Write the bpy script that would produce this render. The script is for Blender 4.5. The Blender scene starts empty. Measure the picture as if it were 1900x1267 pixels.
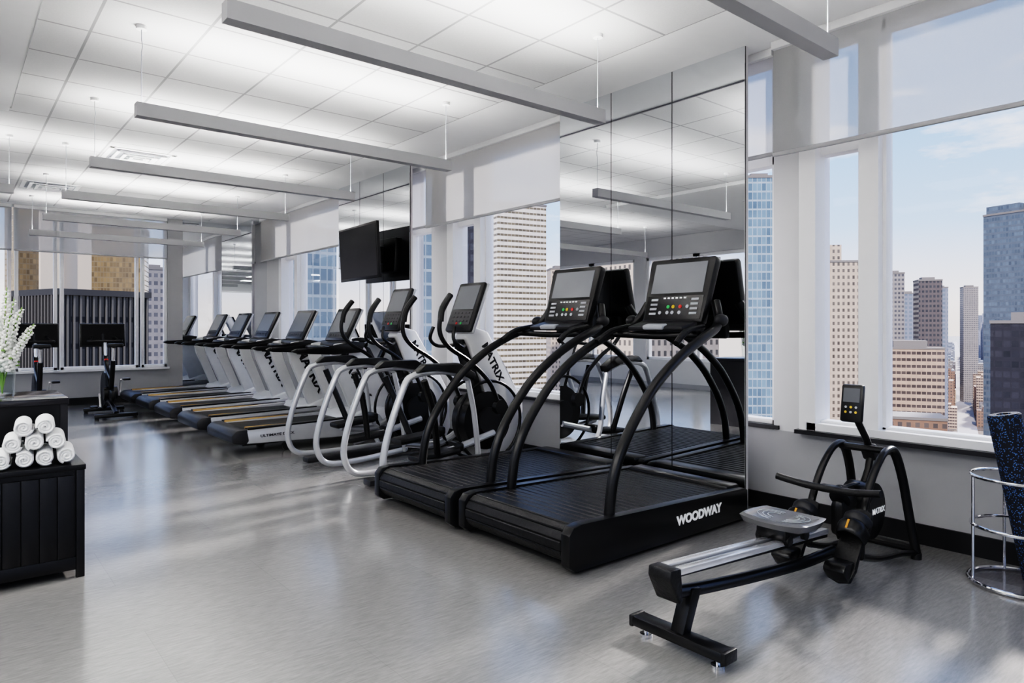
import bpy, bmesh, math, random
from mathutils import Vector, Matrix, Euler
random.seed(7)
S = bpy.context.scene; COL = S.collection; PI = math.pi
# ------------------------------------------------------------------ mesh builder
def catmull(pts, n=6, closed=False):
    P = [Vector(p) for p in pts]; out = []
    N = len(P); rng = N if closed else N-1
    for i in range(rng):
        if closed: a, b, c, d = P[(i-1) % N], P[i], P[(i+1) % N], P[(i+2) % N]
        else: a, b, c, d = P[max(i-1, 0)], P[i], P[i+1], P[min(i+2, N-1)]
        for k in range(n):
            t = k/n
            out.append(0.5*((2*b)+(c-a)*t+(2*a-5*b+4*c-d)*t*t+(3*b-a-3*c+d)*t**3))
    if not closed: out.append(P[-1])
    return out
class MB:
    def __init__(s): s.bm = bmesh.new()
    def box(s, c, d, rot=(0, 0, 0), bev=0, seg=2):
        m = Matrix.Translation(Vector(c)) @ Euler(rot).to_matrix().to_4x4() @ Matrix.Diagonal((d[0], d[1], d[2], 1))
        r = bmesh.ops.create_cube(s.bm, size=1, matrix=m)
        if bev:
            es = list({e for v in r['verts'] for e in v.link_edges})
            bmesh.ops.bevel(s.bm, geom=es, offset=bev, segments=seg, affect='EDGES', profile=0.5)
        return s
    def bx(s, x0, x1, y0, y1, z0, z1, bev=0):
        return s.box(((x0+x1)/2, (y0+y1)/2, (z0+z1)/2), (x1-x0, y1-y0, z1-z0), bev=bev)
    def tube(s, pts, r, seg=10, n=0, closed=False, flat=1.0, up=None):
        P = catmull(pts, n, closed) if n else [Vector(p) for p in pts]
        N = len(P); rings = []
        nv = None
        for i in range(N):
            if closed: t = P[(i+1) % N]-P[(i-1) % N]
            else: t = P[min(i+1, N-1)]-P[max(i-1, 0)]
            t.normalize()
            if up is not None: nv = Vector(up)-t*t.dot(Vector(up))
            elif nv is None: nv = t.orthogonal()
            else: nv = nv-t*t.dot(nv)
            nv.normalize(); bn = t.cross(nv)
            rr = r[min(int(i/(N-1)*(len(r)-1)+.5), len(r)-1)] if isinstance(r, (list, tuple)) else r
            rings.append([s.bm.verts.new(P[i]+nv*rr*math.cos(2*PI*k/seg)+bn*rr*flat*math.sin(2*PI*k/seg)) for k in range(seg)])
        M = N if closed else N-1
        for i in range(M):
            a, b = rings[i], rings[(i+1) % N]
            for k in range(seg): s.bm.faces.new((a[k], a[(k+1) % seg], b[(k+1) % seg], b[k]))
        if not closed:
            s.bm.faces.new(list(reversed(rings[0]))); s.bm.faces.new(rings[-1])
        return s
    def cyl(s, p0, p1, r, seg=16): return s.tube([p0, p1], r, seg)
    def ring(s, c, R, r, axis='z', seg=10, n=36):
        pts = []
        for k in range(n):
            a = 2*PI*k/n; x, y = R*math.cos(a), R*math.sin(a)
            pts.append({'z': (c[0]+x, c[1]+y, c[2]), 'y': (c[0]+x, c[1], c[2]+y), 'x': (c[0], c[1]+x, c[2]+y)}[axis])
        return s.tube(pts, r, seg, closed=True)
    def prism(s, pts, a, b, axis='y', bev=0):
        def mp(p, w): return {'y': (p[0], w, p[1]), 'x': (w, p[0], p[1]), 'z': (p[0], p[1], w)}[axis]
        A = [s.bm.verts.new(mp(p, a)) for p in pts]; B = [s.bm.verts.new(mp(p, b)) for p in pts]
        n = len(pts); fs = [s.bm.faces.new(A), s.bm.faces.new(list(reversed(B)))]
        for i in range(n): fs.append(s.bm.faces.new((A[i], B[i], B[(i+1) % n], A[(i+1) % n])))
        if bev:
            es = list({e for f in fs for e in f.edges})
            bmesh.ops.bevel(s.bm, geom=es, offset=bev, segments=2, affect='EDGES', profile=.5)
        return s
    def lathe(s, prof, c=(0, 0, 0), seg=24):
        rings = []
        for r, z in prof:
            rings.append([s.bm.verts.new((c[0]+max(r, 1e-4)*math.cos(2*PI*k/seg), c[1]+max(r, 1e-4)*math.sin(2*PI*k/seg), c[2]+z)) for k in range(seg)])
        for a, b in zip(rings, rings[1:]):
            for k in range(seg): s.bm.faces.new((a[k], a[(k+1) % seg], b[(k+1) % seg], b[k]))
        return s
    def ball(s, c, r, sc=(1, 1, 1), u=10, v=7):
        m = Matrix.Translation(Vector(c)) @ Matrix.Diagonal((sc[0], sc[1], sc[2], 1))
        bmesh.ops.create_uvsphere(s.bm, u_segments=u, v_segments=v, radius=r, matrix=m); return s
    def build(s, name, mat, parent=None, ang=35, label=None):
        bmesh.ops.recalc_face_normals(s.bm, faces=s.bm.faces[:])
        me = bpy.data.meshes.new(name); s.bm.to_mesh(me); s.bm.free()
        for p in me.polygons: p.use_smooth = True
        try: me.set_sharp_from_angle(angle=math.radians(ang))
        except Exception: pass
        me.materials.append(mat)
        o = bpy.data.objects.new(name, me); COL.objects.link(o)
        if parent: o.parent = parent
        if label: o['label'] = label
        return o
def tag(o, label, cat, group=None, kind=None):
    o['label'] = label; o['category'] = cat
    if group: o['group'] = group
    if kind: o['kind'] = kind
    return o
def thing(name, label, cat, loc=(0, 0, 0), rz=0, group=None):
    o = bpy.data.objects.new(name, None); COL.objects.link(o); o.empty_display_size = .1
    o.location = loc; o.rotation_euler = (0, 0, rz)
    return tag(o, label, cat, group)
def struct(o): o['kind'] = 'structure'; return o
def copy_tree(o, parent=None):
    c = o.copy(); COL.objects.link(c)
    if parent: c.parent = parent
    for ch in list(o.children): copy_tree(ch, c)
    return c
def dup(o, loc, label, rz=None):
    c = copy_tree(o); c.location = loc; c['label'] = label
    if rz is not None: c.rotation_euler = (0, 0, rz)
    return c
_tc = {}
def text(name, body, size, mat, parent, loc, rot, off=0.0, sx=1.0):
    key = (body, size, off)
    if key not in _tc:
        cu = bpy.data.curves.new('txt', 'FONT'); cu.body = body; cu.size = size; cu.align_x = 'CENTER'; cu.align_y = 'CENTER'
        cu.extrude = .001; cu.offset = off
        t = bpy.data.objects.new('txt', cu); COL.objects.link(t)
        dg = bpy.context.evaluated_depsgraph_get()
        me = bpy.data.meshes.new_from_object(t.evaluated_get(dg)); bpy.data.objects.remove(t)
        me.materials.clear(); me.materials.append(mat); _tc[key] = me
    o = bpy.data.objects.new(name, _tc[key]); COL.objects.link(o); o.parent = parent
    o.matrix_local = Matrix.Translation(Vector(loc)) @ rot @ Matrix.Diagonal((sx, 1, 1, 1))
    return o
def rot_side(theta=0):   # text on a face whose normal is -Y, baseline at angle theta in XZ
    return Matrix.Rotation(-theta, 4, 'Y') @ Matrix.Rotation(PI/2, 4, 'X')
# ------------------------------------------------------------------ materials
def nt(name):
    m = bpy.data.materials.new(name); m.use_nodes = True
    t = m.node_tree; b = t.nodes['Principled BSDF']; return m, t, b
def lk(t, a, b): t.links.new(a, b)
def math_(t, op, a, b=None, c=None):
    n = t.nodes.new('ShaderNodeMath'); n.operation = op
    for i, x in enumerate((a, b, c)):
        if x is None: continue
        if isinstance(x, (int, float)): n.inputs[i].default_value = x
        else: lk(t, x, n.inputs[i])
    return n.outputs[0]
def mixc(t, f, a, b):
    n = t.nodes.new('ShaderNodeMix'); n.data_type = 'RGBA'
    if isinstance(f, (int, float)): n.inputs[0].default_value = f
    else: lk(t, f, n.inputs[0])
    for i, x in ((6, a), (7, b)):
        if isinstance(x, (tuple, list)): n.inputs[i].default_value = (*x[:3], 1)
        else: lk(t, x, n.inputs[i])
    return n.outputs[2]
def pm(name, col, rough=.5, metal=0, var=.06, scale=12, bump=0, emit=0, spec=None, coat=0):
    m, t, b = nt(name)
    tc = t.nodes.new('ShaderNodeTexCoord'); nz = t.nodes.new('ShaderNodeTexNoise'); nz.inputs['Scale'].default_value = scale
    lk(t, tc.outputs['Object'], nz.inputs['Vector'])
    lo = tuple(max(0, c*(1-var)) for c in col); hi = tuple(min(1, c*(1+var)) for c in col)
    lk(t, mixc(t, nz.outputs[0], lo, hi), b.inputs['Base Color'])
    b.inputs['Roughness'].default_value = rough; b.inputs['Metallic'].default_value = metal
    if spec is not None: b.inputs['Specular IOR Level'].default_value = spec
    if coat: b.inputs['Coat Weight'].default_value = coat
    if bump:
        bp = t.nodes.new('ShaderNodeBump'); bp.inputs['Strength'].default_value = bump; bp.inputs['Distance'].default_value = .01
        lk(t, nz.outputs[0], bp.inputs['Height']); lk(t, bp.outputs[0], b.inputs['Normal'])
    if emit: b.inputs['Emission Color'].default_value = (*col, 1); b.inputs['Emission Strength'].default_value = emit
    return m
black = pm('black_satin', (.010, .010, .011), .28)
blackg = pm('black_gloss', (.010, .010, .012), .15)
rubber = pm('black_rubber', (.012, .012, .013), .42, bump=.2, scale=60)
darkgrey = pm('dark_grey_plastic', (.025, .025, .028), .4)
silver = pm('silver_paint', (.56, .57, .59), .24, .3)
silverw = pm('silver_white_panel', (.74, .745, .75), .3)
alu = pm('brushed_aluminium', (.88, .88, .90), .22, .7)
chrome = pm('chrome', (.8, .8, .82), .1, 1)
screen = pm('screen_glass', (.006, .006, .008), .35, spec=.2)
screen2 = pm('lit_screen', (.06, .063, .07), .3, spec=.4, emit=.5, scale=3, var=.2)
screen3 = pm('pale_screen', (.11, .115, .125), .25, spec=.5, emit=.35, scale=3, var=.25)
white = pm('white_print', (.9, .9, .9), .5, emit=.15)
dprint = pm('dark_print', (.015, .015, .018), .5)
red = pm('red_button', (.7, .04, .03), .4); green = pm('green_button', (.05, .5, .12), .4)
yellow = pm('yellow_button', (.8, .5, .05), .4); orange = pm('orange_mark', (.70, .30, .04), .5)
tan = pm('tan_stripe', (.58, .37, .14), .5)
greyb = pm('grey_button', (.45, .47, .5), .4)
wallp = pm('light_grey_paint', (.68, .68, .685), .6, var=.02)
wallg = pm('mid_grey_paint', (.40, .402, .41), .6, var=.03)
ceilp = pm('white_ceiling_paint', (.80, .803, .805), .75, var=.02)
frame_m = pm('white_window_frame', (.92, .92, .925), .35, var=.02)
basem = pm('black_baseboard', (.012, .012, .014), .4)
barm = pm('pendant_grey', (.42, .425, .435), .45, .0, var=.02)
towelm = pm('white_terry', (.95, .95, .94), .95, bump=.3, scale=180)
cabm = pm('black_painted_wood', (.006, .006, .008), .35)
petal = pm('white_petal', (.94, .94, .90), .7); leafm = pm('green_leaf', (.22, .36, .10), .6, var=.3)
def emis(name, col, s):
    m, t, b = nt(name); b.inputs['Base Color'].default_value = (*col, 1)
    b.inputs['Emission Color'].default_value = (*col, 1); b.inputs['Emission Strength'].default_value = s; return m
lampm = emis('lamp_diffuser', (1, .98, .95), 46)
fill_lamp = emis('ceiling_panel_lens', (1, .985, .965), 8.5)  # glow of the added fill panels
def mirror_mat():
    m, t, b = nt('mirror_glass'); tc = t.nodes.new('ShaderNodeTexCoord'); nz = t.nodes.new('ShaderNodeTexNoise')
    nz.inputs['Scale'].default_value = .8; lk(t, tc.outputs['Object'], nz.inputs['Vector'])
    lk(t, mixc(t, nz.outputs[0], (.76, .78, .80), (.81, .83, .85)), b.inputs['Base Color'])
    b.inputs['Metallic'].default_value = 1; b.inputs['Roughness'].default_value = .0; return m
mirm = mirror_mat()
def glass_mat(name='window_glass', tint=(.98, .98, 1)):
    m, t, b = nt(name); out = t.nodes['Material Output']; t.nodes.remove(b)
    tr = t.nodes.new('ShaderNodeBsdfTransparent'); tr.inputs[0].default_value = (*tint, 1)
    g = t.nodes.new('ShaderNodeBsdfGlossy'); g.inputs['Roughness'].default_value = .01
    lw = t.nodes.new('ShaderNodeLayerWeight'); lw.inputs[0].default_value = .15
    mx = t.nodes.new('ShaderNodeMixShader'); f = math_(t, 'MULTIPLY', lw.outputs['Fresnel'], .3)
    lk(t, math_(t, 'MINIMUM', f, .2), mx.inputs[0]); lk(t, tr.outputs[0], mx.inputs[1]); lk(t, g.outputs[0], mx.inputs[2]); lk(t, mx.outputs[0], out.inputs[0])
    return m
glass = glass_mat()
def shade_mat(name, k0, k1, tf):
    m, t, b = nt(name); out = t.nodes['Material Output']; t.nodes.remove(b)
    tr = t.nodes.new('ShaderNodeBsdfTransparent'); tl = t.nodes.new('ShaderNodeBsdfTranslucent'); df = t.nodes.new('ShaderNodeBsdfDiffuse')
    nz = t.nodes.new('ShaderNodeTexNoise'); nz.inputs['Scale'].default_value = 300
    col = mixc(t, nz.outputs[0], k0, k1)
    lk(t, col, tl.inputs[0]); lk(t, col, df.inputs[0])
    a = t.nodes.new('ShaderNodeMixShader'); a.inputs[0].default_value = .5; lk(t, df.outputs[0], a.inputs[1]); lk(t, tl.outputs[0], a.inputs[2])
    c = t.nodes.new('ShaderNodeMixShader'); c.inputs[0].default_value = tf; lk(t, a.outputs[0], c.inputs[1]); lk(t, tr.outputs[0], c.inputs[2])
    lk(t, c.outputs[0], out.inputs[0]); return m
shadem = shade_mat('screen_fabric', (.66, .655, .645), (.72, .715, .705), .30)
sheer = shade_mat('sheer_screen_fabric', (.56, .56, .555), (.62, .62, .615), .58)
shade2 = shade_mat('silver_blind_fabric', (.6, .6, .62), (.7, .7, .72), .5)
def floor_mat():
    m, t, b = nt('grey_vinyl_floor'); tc = t.nodes.new('ShaderNodeTexCoord')
    mp = t.nodes.new('ShaderNodeMapping'); mp.inputs['Scale'].default_value = (1.0, 7, 1); mp.inputs['Rotation'].default_value = (0, 0, .9)
    lk(t, tc.outputs['Object'], mp.inputs[0])
    n1 = t.nodes.new('ShaderNodeTexNoise'); n1.inputs['Scale'].default_value = 13; n1.inputs['Detail'].default_value = 10; n1.inputs['Roughness'].default_value = .7
    lk(t, mp.outputs[0], n1.inputs['Vector'])
    n2 = t.nodes.new('ShaderNodeTexNoise'); n2.inputs['Scale'].default_value = 1.3; lk(t, tc.outputs['Object'], n2.inputs['Vector'])
    br = t.nodes.new('ShaderNodeTexBrick'); br.offset = .5; br.inputs['Scale'].default_value = 1; br.inputs['Brick Width'].default_value = 1.2; br.inputs['Row Height'].default_value = .6
    br.inputs['Mortar Size'].default_value = .0015; br.inputs['Color1'].default_value = (.94, .94, .94, 1); br.inputs['Color2'].default_value = (1, 1, 1, 1); br.inputs['Mortar'].default_value = (.84, .84, .84, 1)
    lk(t, tc.outputs['Object'], br.inputs['Vector'])
    rp = t.nodes.new('ShaderNodeValToRGB'); rp.color_ramp.elements[0].position = .28; rp.color_ramp.elements[1].position = .62
    rp.color_ramp.elements[0].color = (.215, .212, .206, 1); rp.color_ramp.elements[1].color = (.315, .310, .302, 1)
    lk(t, n1.outputs[0], rp.inputs[0])
    mu = t.nodes.new('ShaderNodeMix'); mu.data_type = 'RGBA'; mu.blend_type = 'MULTIPLY'; mu.inputs[0].default_value = 1
    lk(t, rp.outputs[0], mu.inputs[6]); lk(t, br.outputs['Color'], mu.inputs[7]); lk(t, mu.outputs[2], b.inputs['Base Color'])
    lk(t, math_(t, 'ADD', math_(t, 'MULTIPLY', n2.outputs[0], .04), .17), b.inputs['Roughness'])
    b.inputs['Specular IOR Level'].default_value = .85
    b.inputs['Coat Weight'].default_value = .45; b.inputs['Coat Roughness'].default_value = .16
    return m
TS = .54
def tile_mat():
    m, t, b = nt('ceiling_tiles'); tc = t.nodes.new('ShaderNodeTexCoord'); sp = t.nodes.new('ShaderNodeSeparateXYZ'); lk(t, tc.outputs['Object'], sp.inputs[0])
    def line(o, off):
        f = math_(t, 'FRACT', math_(t, 'DIVIDE', math_(t, 'ADD', o, off), TS)); d = math_(t, 'ABSOLUTE', math_(t, 'SUBTRACT', f, .5))
        return math_(t, 'GREATER_THAN', d, .5-.015)
    g = math_(t, 'MAXIMUM', line(sp.outputs[0], 20*TS-3.36), line(sp.outputs[1], 20*TS+.1))
    nz = t.nodes.new('ShaderNodeTexNoise'); nz.inputs['Scale'].default_value = 90; lk(t, tc.outputs['Object'], nz.inputs['Vector'])
    tile = mixc(t, nz.outputs[0], (.60, .602, .605), (.70, .702, .705))
    lk(t, mixc(t, g, tile, (.36, .36, .37)), b.inputs['Base Color']); b.inputs['Roughness'].default_value = .85
    bp = t.nodes.new('ShaderNodeBump'); bp.inputs['Strength'].default_value = .4; bp.inputs['Distance'].default_value = .01
    lk(t, math_(t, 'SUBTRACT', math_(t, 'MULTIPLY', nz.outputs[0], .1), g), bp.inputs['Height']); lk(t, bp.outputs[0], b.inputs['Normal'])
    return m
def facade(name, wall, g1, g2, wx, wz, fx, fz, rough=.2):
    m, t, b = nt(name); tc = t.nodes.new('ShaderNodeTexCoord'); sp = t.nodes.new('ShaderNodeSeparateXYZ'); lk(t, tc.outputs['Object'], sp.inputs[0])
    u = math_(t, 'DIVIDE', math_(t, 'ADD', sp.outputs[0], math_(t, 'ADD', sp.outputs[1], 500)), wx); z = math_(t, 'DIVIDE', math_(t, 'ADD', sp.outputs[2], 500), wz)
    mk = math_(t, 'MULTIPLY', math_(t, 'LESS_THAN', math_(t, 'FRACT', u), fx), math_(t, 'LESS_THAN', math_(t, 'FRACT', z), fz))
    cb = t.nodes.new('ShaderNodeCombineXYZ'); lk(t, math_(t, 'FLOOR', u), cb.inputs[0]); lk(t, math_(t, 'FLOOR', z), cb.inputs[1])
    wn = t.nodes.new('ShaderNodeTexWhiteNoise'); lk(t, cb.outputs[0], wn.inputs['Vector'])
    n2 = t.nodes.new('ShaderNodeTexNoise'); n2.inputs['Scale'].default_value = .12; n2.inputs['Detail'].default_value = 4; lk(t, tc.outputs['Object'], n2.inputs['Vector'])
    g = mixc(t, math_(t, 'ADD', math_(t, 'MULTIPLY', wn.outputs[0], .4), math_(t, 'MULTIPLY', n2.outputs[0], .6)), g1, g2)
    n3 = t.nodes.new('ShaderNodeTexNoise'); n3.inputs['Scale'].default_value = .4; n3.inputs['Detail'].default_value = 5; lk(t, tc.outputs['Object'], n3.inputs['Vector'])
    wl = mixc(t, n3.outputs[0], tuple(c*.75 for c in wall), tuple(min(1, c*1.2) for c in wall))
    lk(t, mixc(t, mk, wl, g), b.inputs['Base Color'])
    lk(t, math_(t, 'SUBTRACT', .7, math_(t, 'MULTIPLY', mk, .7-rough)), b.inputs['Roughness'])
    return m
# ------------------------------------------------------------------ room shell
H = 2.98; XM = 3.9; XW = 4.15; YF = 12.3; XL = -3.2; YB = -3.0; ZS = .53
struct(MB().bx(XL-.2, XW+.25, YB-.2, YF+.25, -.12, 0).build('floor', floor_mat()))
struct(MB().bx(XL-.2, XW+.25, YB-.2, YF+.25, H, H+.15).build('ceiling', ceilp))
tm = tile_mat()
struct(MB().bx(.4, 3.36, YB, 6.84, H-.012, H+.01).bx(XL, 3.36, 6.84, YF-.3, H-.012, H+.01).build('ceiling_tile_field', tm))
struct(MB().bx(XL, .38, YB, 6.8, H-.05, H+.01).build('ceiling_soffit', ceilp))
struct(MB().bx(XL-.2, XL, YB-.2, YF, 0, ZS).bx(XL-.2, XL, YB-.2, 1.0, ZS, H).bx(XL-.2, XL, 3.2, 6.6, ZS, 2.6).bx(XL-.2, XL, 9.0, 9.3, ZS, 2.6).bx(XL-.2, XL, 11.8, YF, ZS, H).bx(XL-.2, XL, 1.0, 11.8, 2.6, H).build('wall_left', wallp))
struct(MB().bx(XL, XW, YB-.2, YB, 0, ZS).bx(XL, XW, YB-.2, YB, 2.6, H).bx(XL, -2.4, YB-.2, YB, ZS, 2.6).bx(.4, .8, YB-.2, YB, ZS, 2.6).bx(3.4, XW, YB-.2, YB, ZS, 2.6).build('wall_back', wallp))
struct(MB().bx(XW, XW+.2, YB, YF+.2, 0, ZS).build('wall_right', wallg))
pr = MB()
for a, b in ((YB, -1.0), (2.14, 2.34), (2.80, 4.13), (6.04, 6.42), (6.9, 8.24), (10.85, YF)): pr.bx(XW, XW+.2, a, b, ZS, H)
struct(pr.build('wall_right_pier', wallp))
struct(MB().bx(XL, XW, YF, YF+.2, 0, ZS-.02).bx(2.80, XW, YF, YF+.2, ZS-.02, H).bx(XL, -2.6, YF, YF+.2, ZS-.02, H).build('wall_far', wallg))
struct(MB().bx(XW-.015, XW, YB, 2.8, 0, .11).bx(XW-.015, XW, 4.09, 6.9, 0, .11).bx(XW-.015, XW, 8.22, 11.5, 0, .11).build('baseboard_right', basem))
struct(MB().bx(XM-.012, XM, 2.388, 4.1, 0, .09).bx(XM-.012, XM, 6.458, 8.23, 0, .09).bx(XM-.012, XM, 11.49, YF, 0, .09).build('baseboard_columns', basem))
struct(MB().bx(XL, 3.9, YF-.015, YF, 0, .11).build('baseboard_far', basem))
struct(MB().bx(XL, XL+.015, YB, YF, 0, .09).build('baseboard_left', wallg))
struct(MB().bx(XM+.006, XM+.03, 2.392, 4.09, 0, H).bx(XM+.03, XW+.01, 2.8, 4.09, 0, H).bx(XM+.006, XM+.03, 6.462, 8.22, 0, H).bx(XM+.03, XW+.01, 6.9, 8.22, 0, H).bx(XM+.006, XW+.01, 11.502, YF, 0, H).build('wall_columns', wallp))
struct(MB().bx(XM+.001, XM+.006, 2.392, 4.088, .09, H).bx(XM+.001, XM+.006, 6.462, 8.218, .09, H).build('trim_4', darkgrey))
def mirror(x0, x1, y0, y1, label):
    tag(MB().bx(x0, x1, y0, y1, .09, H-.001).build('mirror_panel', mirm), label, 'mirror', 'mirror panels cladding the wall columns')
e = .007
for i in range(3):
    y0 = 2.39+i*.5667
    mirror(XM-.006, XM, y0+e/2, y0+.5667-e/2, ['tall mirror panel at the right edge of the nearest column, behind the large black treadmill', 'middle tall mirror panel of the nearest column', 'tall mirror panel beside the striped tower window'][i])
for i in range(3):
    y0 = 6.46+i*.5867
    mirror(XM-.006, XM, y0+e/2, y0+.5867-e/2, ['mirror panel behind the right part of the wall television', 'mirror panel behind the middle of the wall television', 'mirror panel left of the wall television'][i])
mirror(XM-.006, XM, 11.5, YF-.006, 'mirror panel on the farthest column by the room corner')
mirror(XM, XW, 11.494, 11.5, 'narrow mirror strip on the side of the farthest column')
mirror(3.03, XM-.006, YF-.006, YF, 'mirror panel on the far wall in the room corner')
# windows
wn_ = [0]; ZT = 2.26
def window(axis, a, b, p, z0, z1, fw=.05, tr=None):
    wn_[0] += 1
    r = bpy.data.objects.new('window_%d' % wn_[0], None); COL.objects.link(r); r['kind'] = 'structure'
    f = MB(); d0, d1 = p, p+.09
    def bar(u0, u1, w0, w1):
        if axis == 'x': f.box(((d0+d1)/2, (u0+u1)/2, (w0+w1)/2), (d1-d0, u1-u0, w1-w0), bev=.004)
        else: f.box(((u0+u1)/2, (d0+d1)/2, (w0+w1)/2), (u1-u0, d1-d0, w1-w0), bev=.004)
    bar(a, a+fw, z0, z1); bar(b-fw, b, z0, z1); bar(a, b, z0, z0+fw); bar(a, b, z1-fw, z1)
    if tr: bar(a, b, tr, tr+.07)
    f.build('window_frame', frame_m, r)
    g = MB()
    if axis == 'x': g.bx(p+.05, p+.056, a+fw, b-fw, z0+fw, z1-fw)
    else: g.bx(a+fw, b-fw, p+.05, p+.056, z0+fw, z1-fw)
    g.build('pane', glass, r)
    return r
for a, b in ((1.76, 2.12), (5.56, 6.02), (10.22, 10.83)): window('x', a, b, XW+.03, ZS+.03, H, .06, ZT)
for a, b in ((-1.0, 1.72), (4.13, 5.52), (8.24, 10.18)): window('x', a, b, XW+.03, ZS+.03, H, .06)
window('x', 2.34, 2.80, XW+.03, ZS+.03, H, .03, ZT); window('x', 6.42, 6.9, XW+.03, ZS+.03, H, .03, ZT)
struct(MB().bx(XW-.03, XW+.14, 1.68, 1.79, ZS+.03, H).bx(XW-.03, XW+.14, 5.48, 5.59, ZS+.03, H).bx(XW-.03, XW+.14, 10.14, 10.25, ZS+.03, H)
       .bx(XW-.04, XW+.15, 2.045, 2.15, ZS+.03, H).bx(XW-.04, XW+.15, 5.945, 6.06, ZS+.03, H).bx(XW-.04, XW+.15, 10.75, 10.86, ZS+.03, H)
       .bx(XW-.04, XW+.155, -1, 2.1, ZS+.031, ZS+.075).bx(XW-.04, XW+.155, 4.13, 6.0, ZS+.031, ZS+.075).bx(XW-.04, XW+.155, 8.24, 10.8, ZS+.031, ZS+.075).build('trim_1', frame_m))
for a, b in ((-2.6, -1.3), (-1.26, -.55), (-.51, .72), (.76, 1.28), (1.32, 2.38), (2.42, 2.80)):
    window('y', a, b, YF+.03, ZS+.01, H, .045)
for a, b in ((1.0, 3.2), (6.6, 7.78), (7.82, 9.0), (9.3, 10.53), (10.57, 11.8)): window('x', a, b, XL-.12, ZS, 2.6, .06)  # left-wall windows added to brighten the room and its mirror reflections
for a, b in ((-2.4, .4), (.8, 3.4)): window('y', a, b, YB-.12, ZS, 2.6, .06)  # back-wall windows added out of view to bring in sky light
struct(MB().bx(XW-.08, XW+.1, YB, 2.16, ZS+.005, ZS+.03).bx(XW-.02, XW+.1, 2.3, 2.82, ZS+.005, ZS+.03).bx(XW-.08, XW+.1, 4.1, 6.2, ZS+.005, ZS+.03).bx(XW-.08, XW+.1, 8.23, 11.49, ZS+.005, ZS+.03).build('trim_2', pm('dark_sill', (.03, .03, .035), .35)))
struct(MB().bx(XL, 2.82, YF-.05, YF+.1, ZS-.02, ZS+.01).build('trim_3', frame_m))
def shade(axis, a, b, p, z, label, mat=None):
    mat = mat or shadem
    t = thing('roller_blind', label, 'roller blind', (p, (a+b)/2, z) if axis == 'x' else ((a+b)/2, p, z), 0, 'roller blinds half drawn over the windows')
    w = (b-a)/2; h = H-z
    if axis == 'x':
        MB().bx(0, .003, -w, w, 0, h-.03).build('blind_fabric', mat, t); MB().bx(-.01, .013, -w, w, -.025, 0, .004).build('bottom_bar', barm, t)
        MB().bx(-.03, .06, -w, w, h-.05, h, .005).build('headbox', wallp, t)
    else:
        MB().bx(-w, w, 0, .003, 0, h-.03).build('blind_fabric', mat, t); MB().bx(-w, w, -.01, .013, -.025, 0, .004).build('bottom_bar', barm, t)
        MB().bx(-w, w, -.03, .06, h-.05, h, .005).build('headbox', wallp, t)
shade('x', -1.0, 2.26, 4.0, 2.29, 'wide roller blind over the right window above the rower', sheer)
shade('x', 2.30, 2.79, 4.08, 2.32, 'narrow silver blind beside the nearest mirror column', shade2)
shade('x', 4.12, 6.3, 4.0, 2.29, 'roller blind over the window with the striped tower')
shade('x', 6.40, 6.89, 4.08, 2.32, 'narrow silver blind right of the television', shade2)
shade('x', 8.24, 11.35, 4.0, 2.29, 'roller blind between the television and the far corner')
shade('y', .74, 2.78, YF-.05, 2.33, 'roller blind on the far wall above the dark finned building', sheer)
shade('y', -1.28, .72, YF-.05, 2.33, 'roller blind on the far wall at the left edge of the view', sheer)
# ------------------------------------------------------------------ pendants
pends = [(1.48, .95, 3.12, 'long grey pendant light bar nearest the camera, cut off at the top right corner'), (2.85, .86, 3.06, 'long grey pendant light bar crossing the top of the view in front of the mirrors'),
         (4.48, .85, 3.06, 'grey pendant light bar whose right end reaches the striped tower window blind'), (6.13, .85, 3.06, 'grey pendant light bar just before the square ceiling vent'),
         (7.8, .85, 3.06, 'grey pendant light bar just behind the square ceiling vent'), (9.5, .85, 3.06, 'second farthest grey pendant light bar in the main row'),
         (11.2, .85, 3.06, 'farthest grey pendant light bar, near the far windows'), (7.8, -1.75, .47, 'short visible end of a grey pendant light bar at the left edge')]
for (y, x0, x1, lb) in pends+[(-.6, .86, 3.06, 'grey pendant light bar behind the camera position')]:  # last bar added behind the camera for extra light
    t = thing('pendant_light', lb, 'pendant light', ((x0+x1)/2, y, 2.43), 0, 'pendant light bars under the tiled ceiling')
    w = (x1-x0)/2
    MB().prism([(-.035, 0), (.035, 0), (.035, .08), (.030, .08), (.030, .045), (-.030, .045), (-.030, .08), (-.035, .08)], -w, w, 'x').bx(-w-.002, -w+.005, -.0352, .0352, -.0002, .08).bx(w-.005, w+.002, -.0352, .0352, -.0002, .08).build('housing', barm, t)
    MB().bx(-w+.03, w-.03, -.028, .028, .058, .064).build('diffuser', lampm, t)
    for s in (-1, 1):
        xx = s*(w-.03)
        MB().tube([(xx, 0, .05), (xx, 0, .38), (xx+.006, .004, .42), (xx, 0, .46), (xx, 0, H-2.43-.012)], .0028, 6).build('suspension_wire', greyb, t)
        MB().cyl((xx, 0, H-2.43-.035), (xx, 0, H-2.43-.013), .03, 16).build('ceiling_canopy', frame_m, t)
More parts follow.
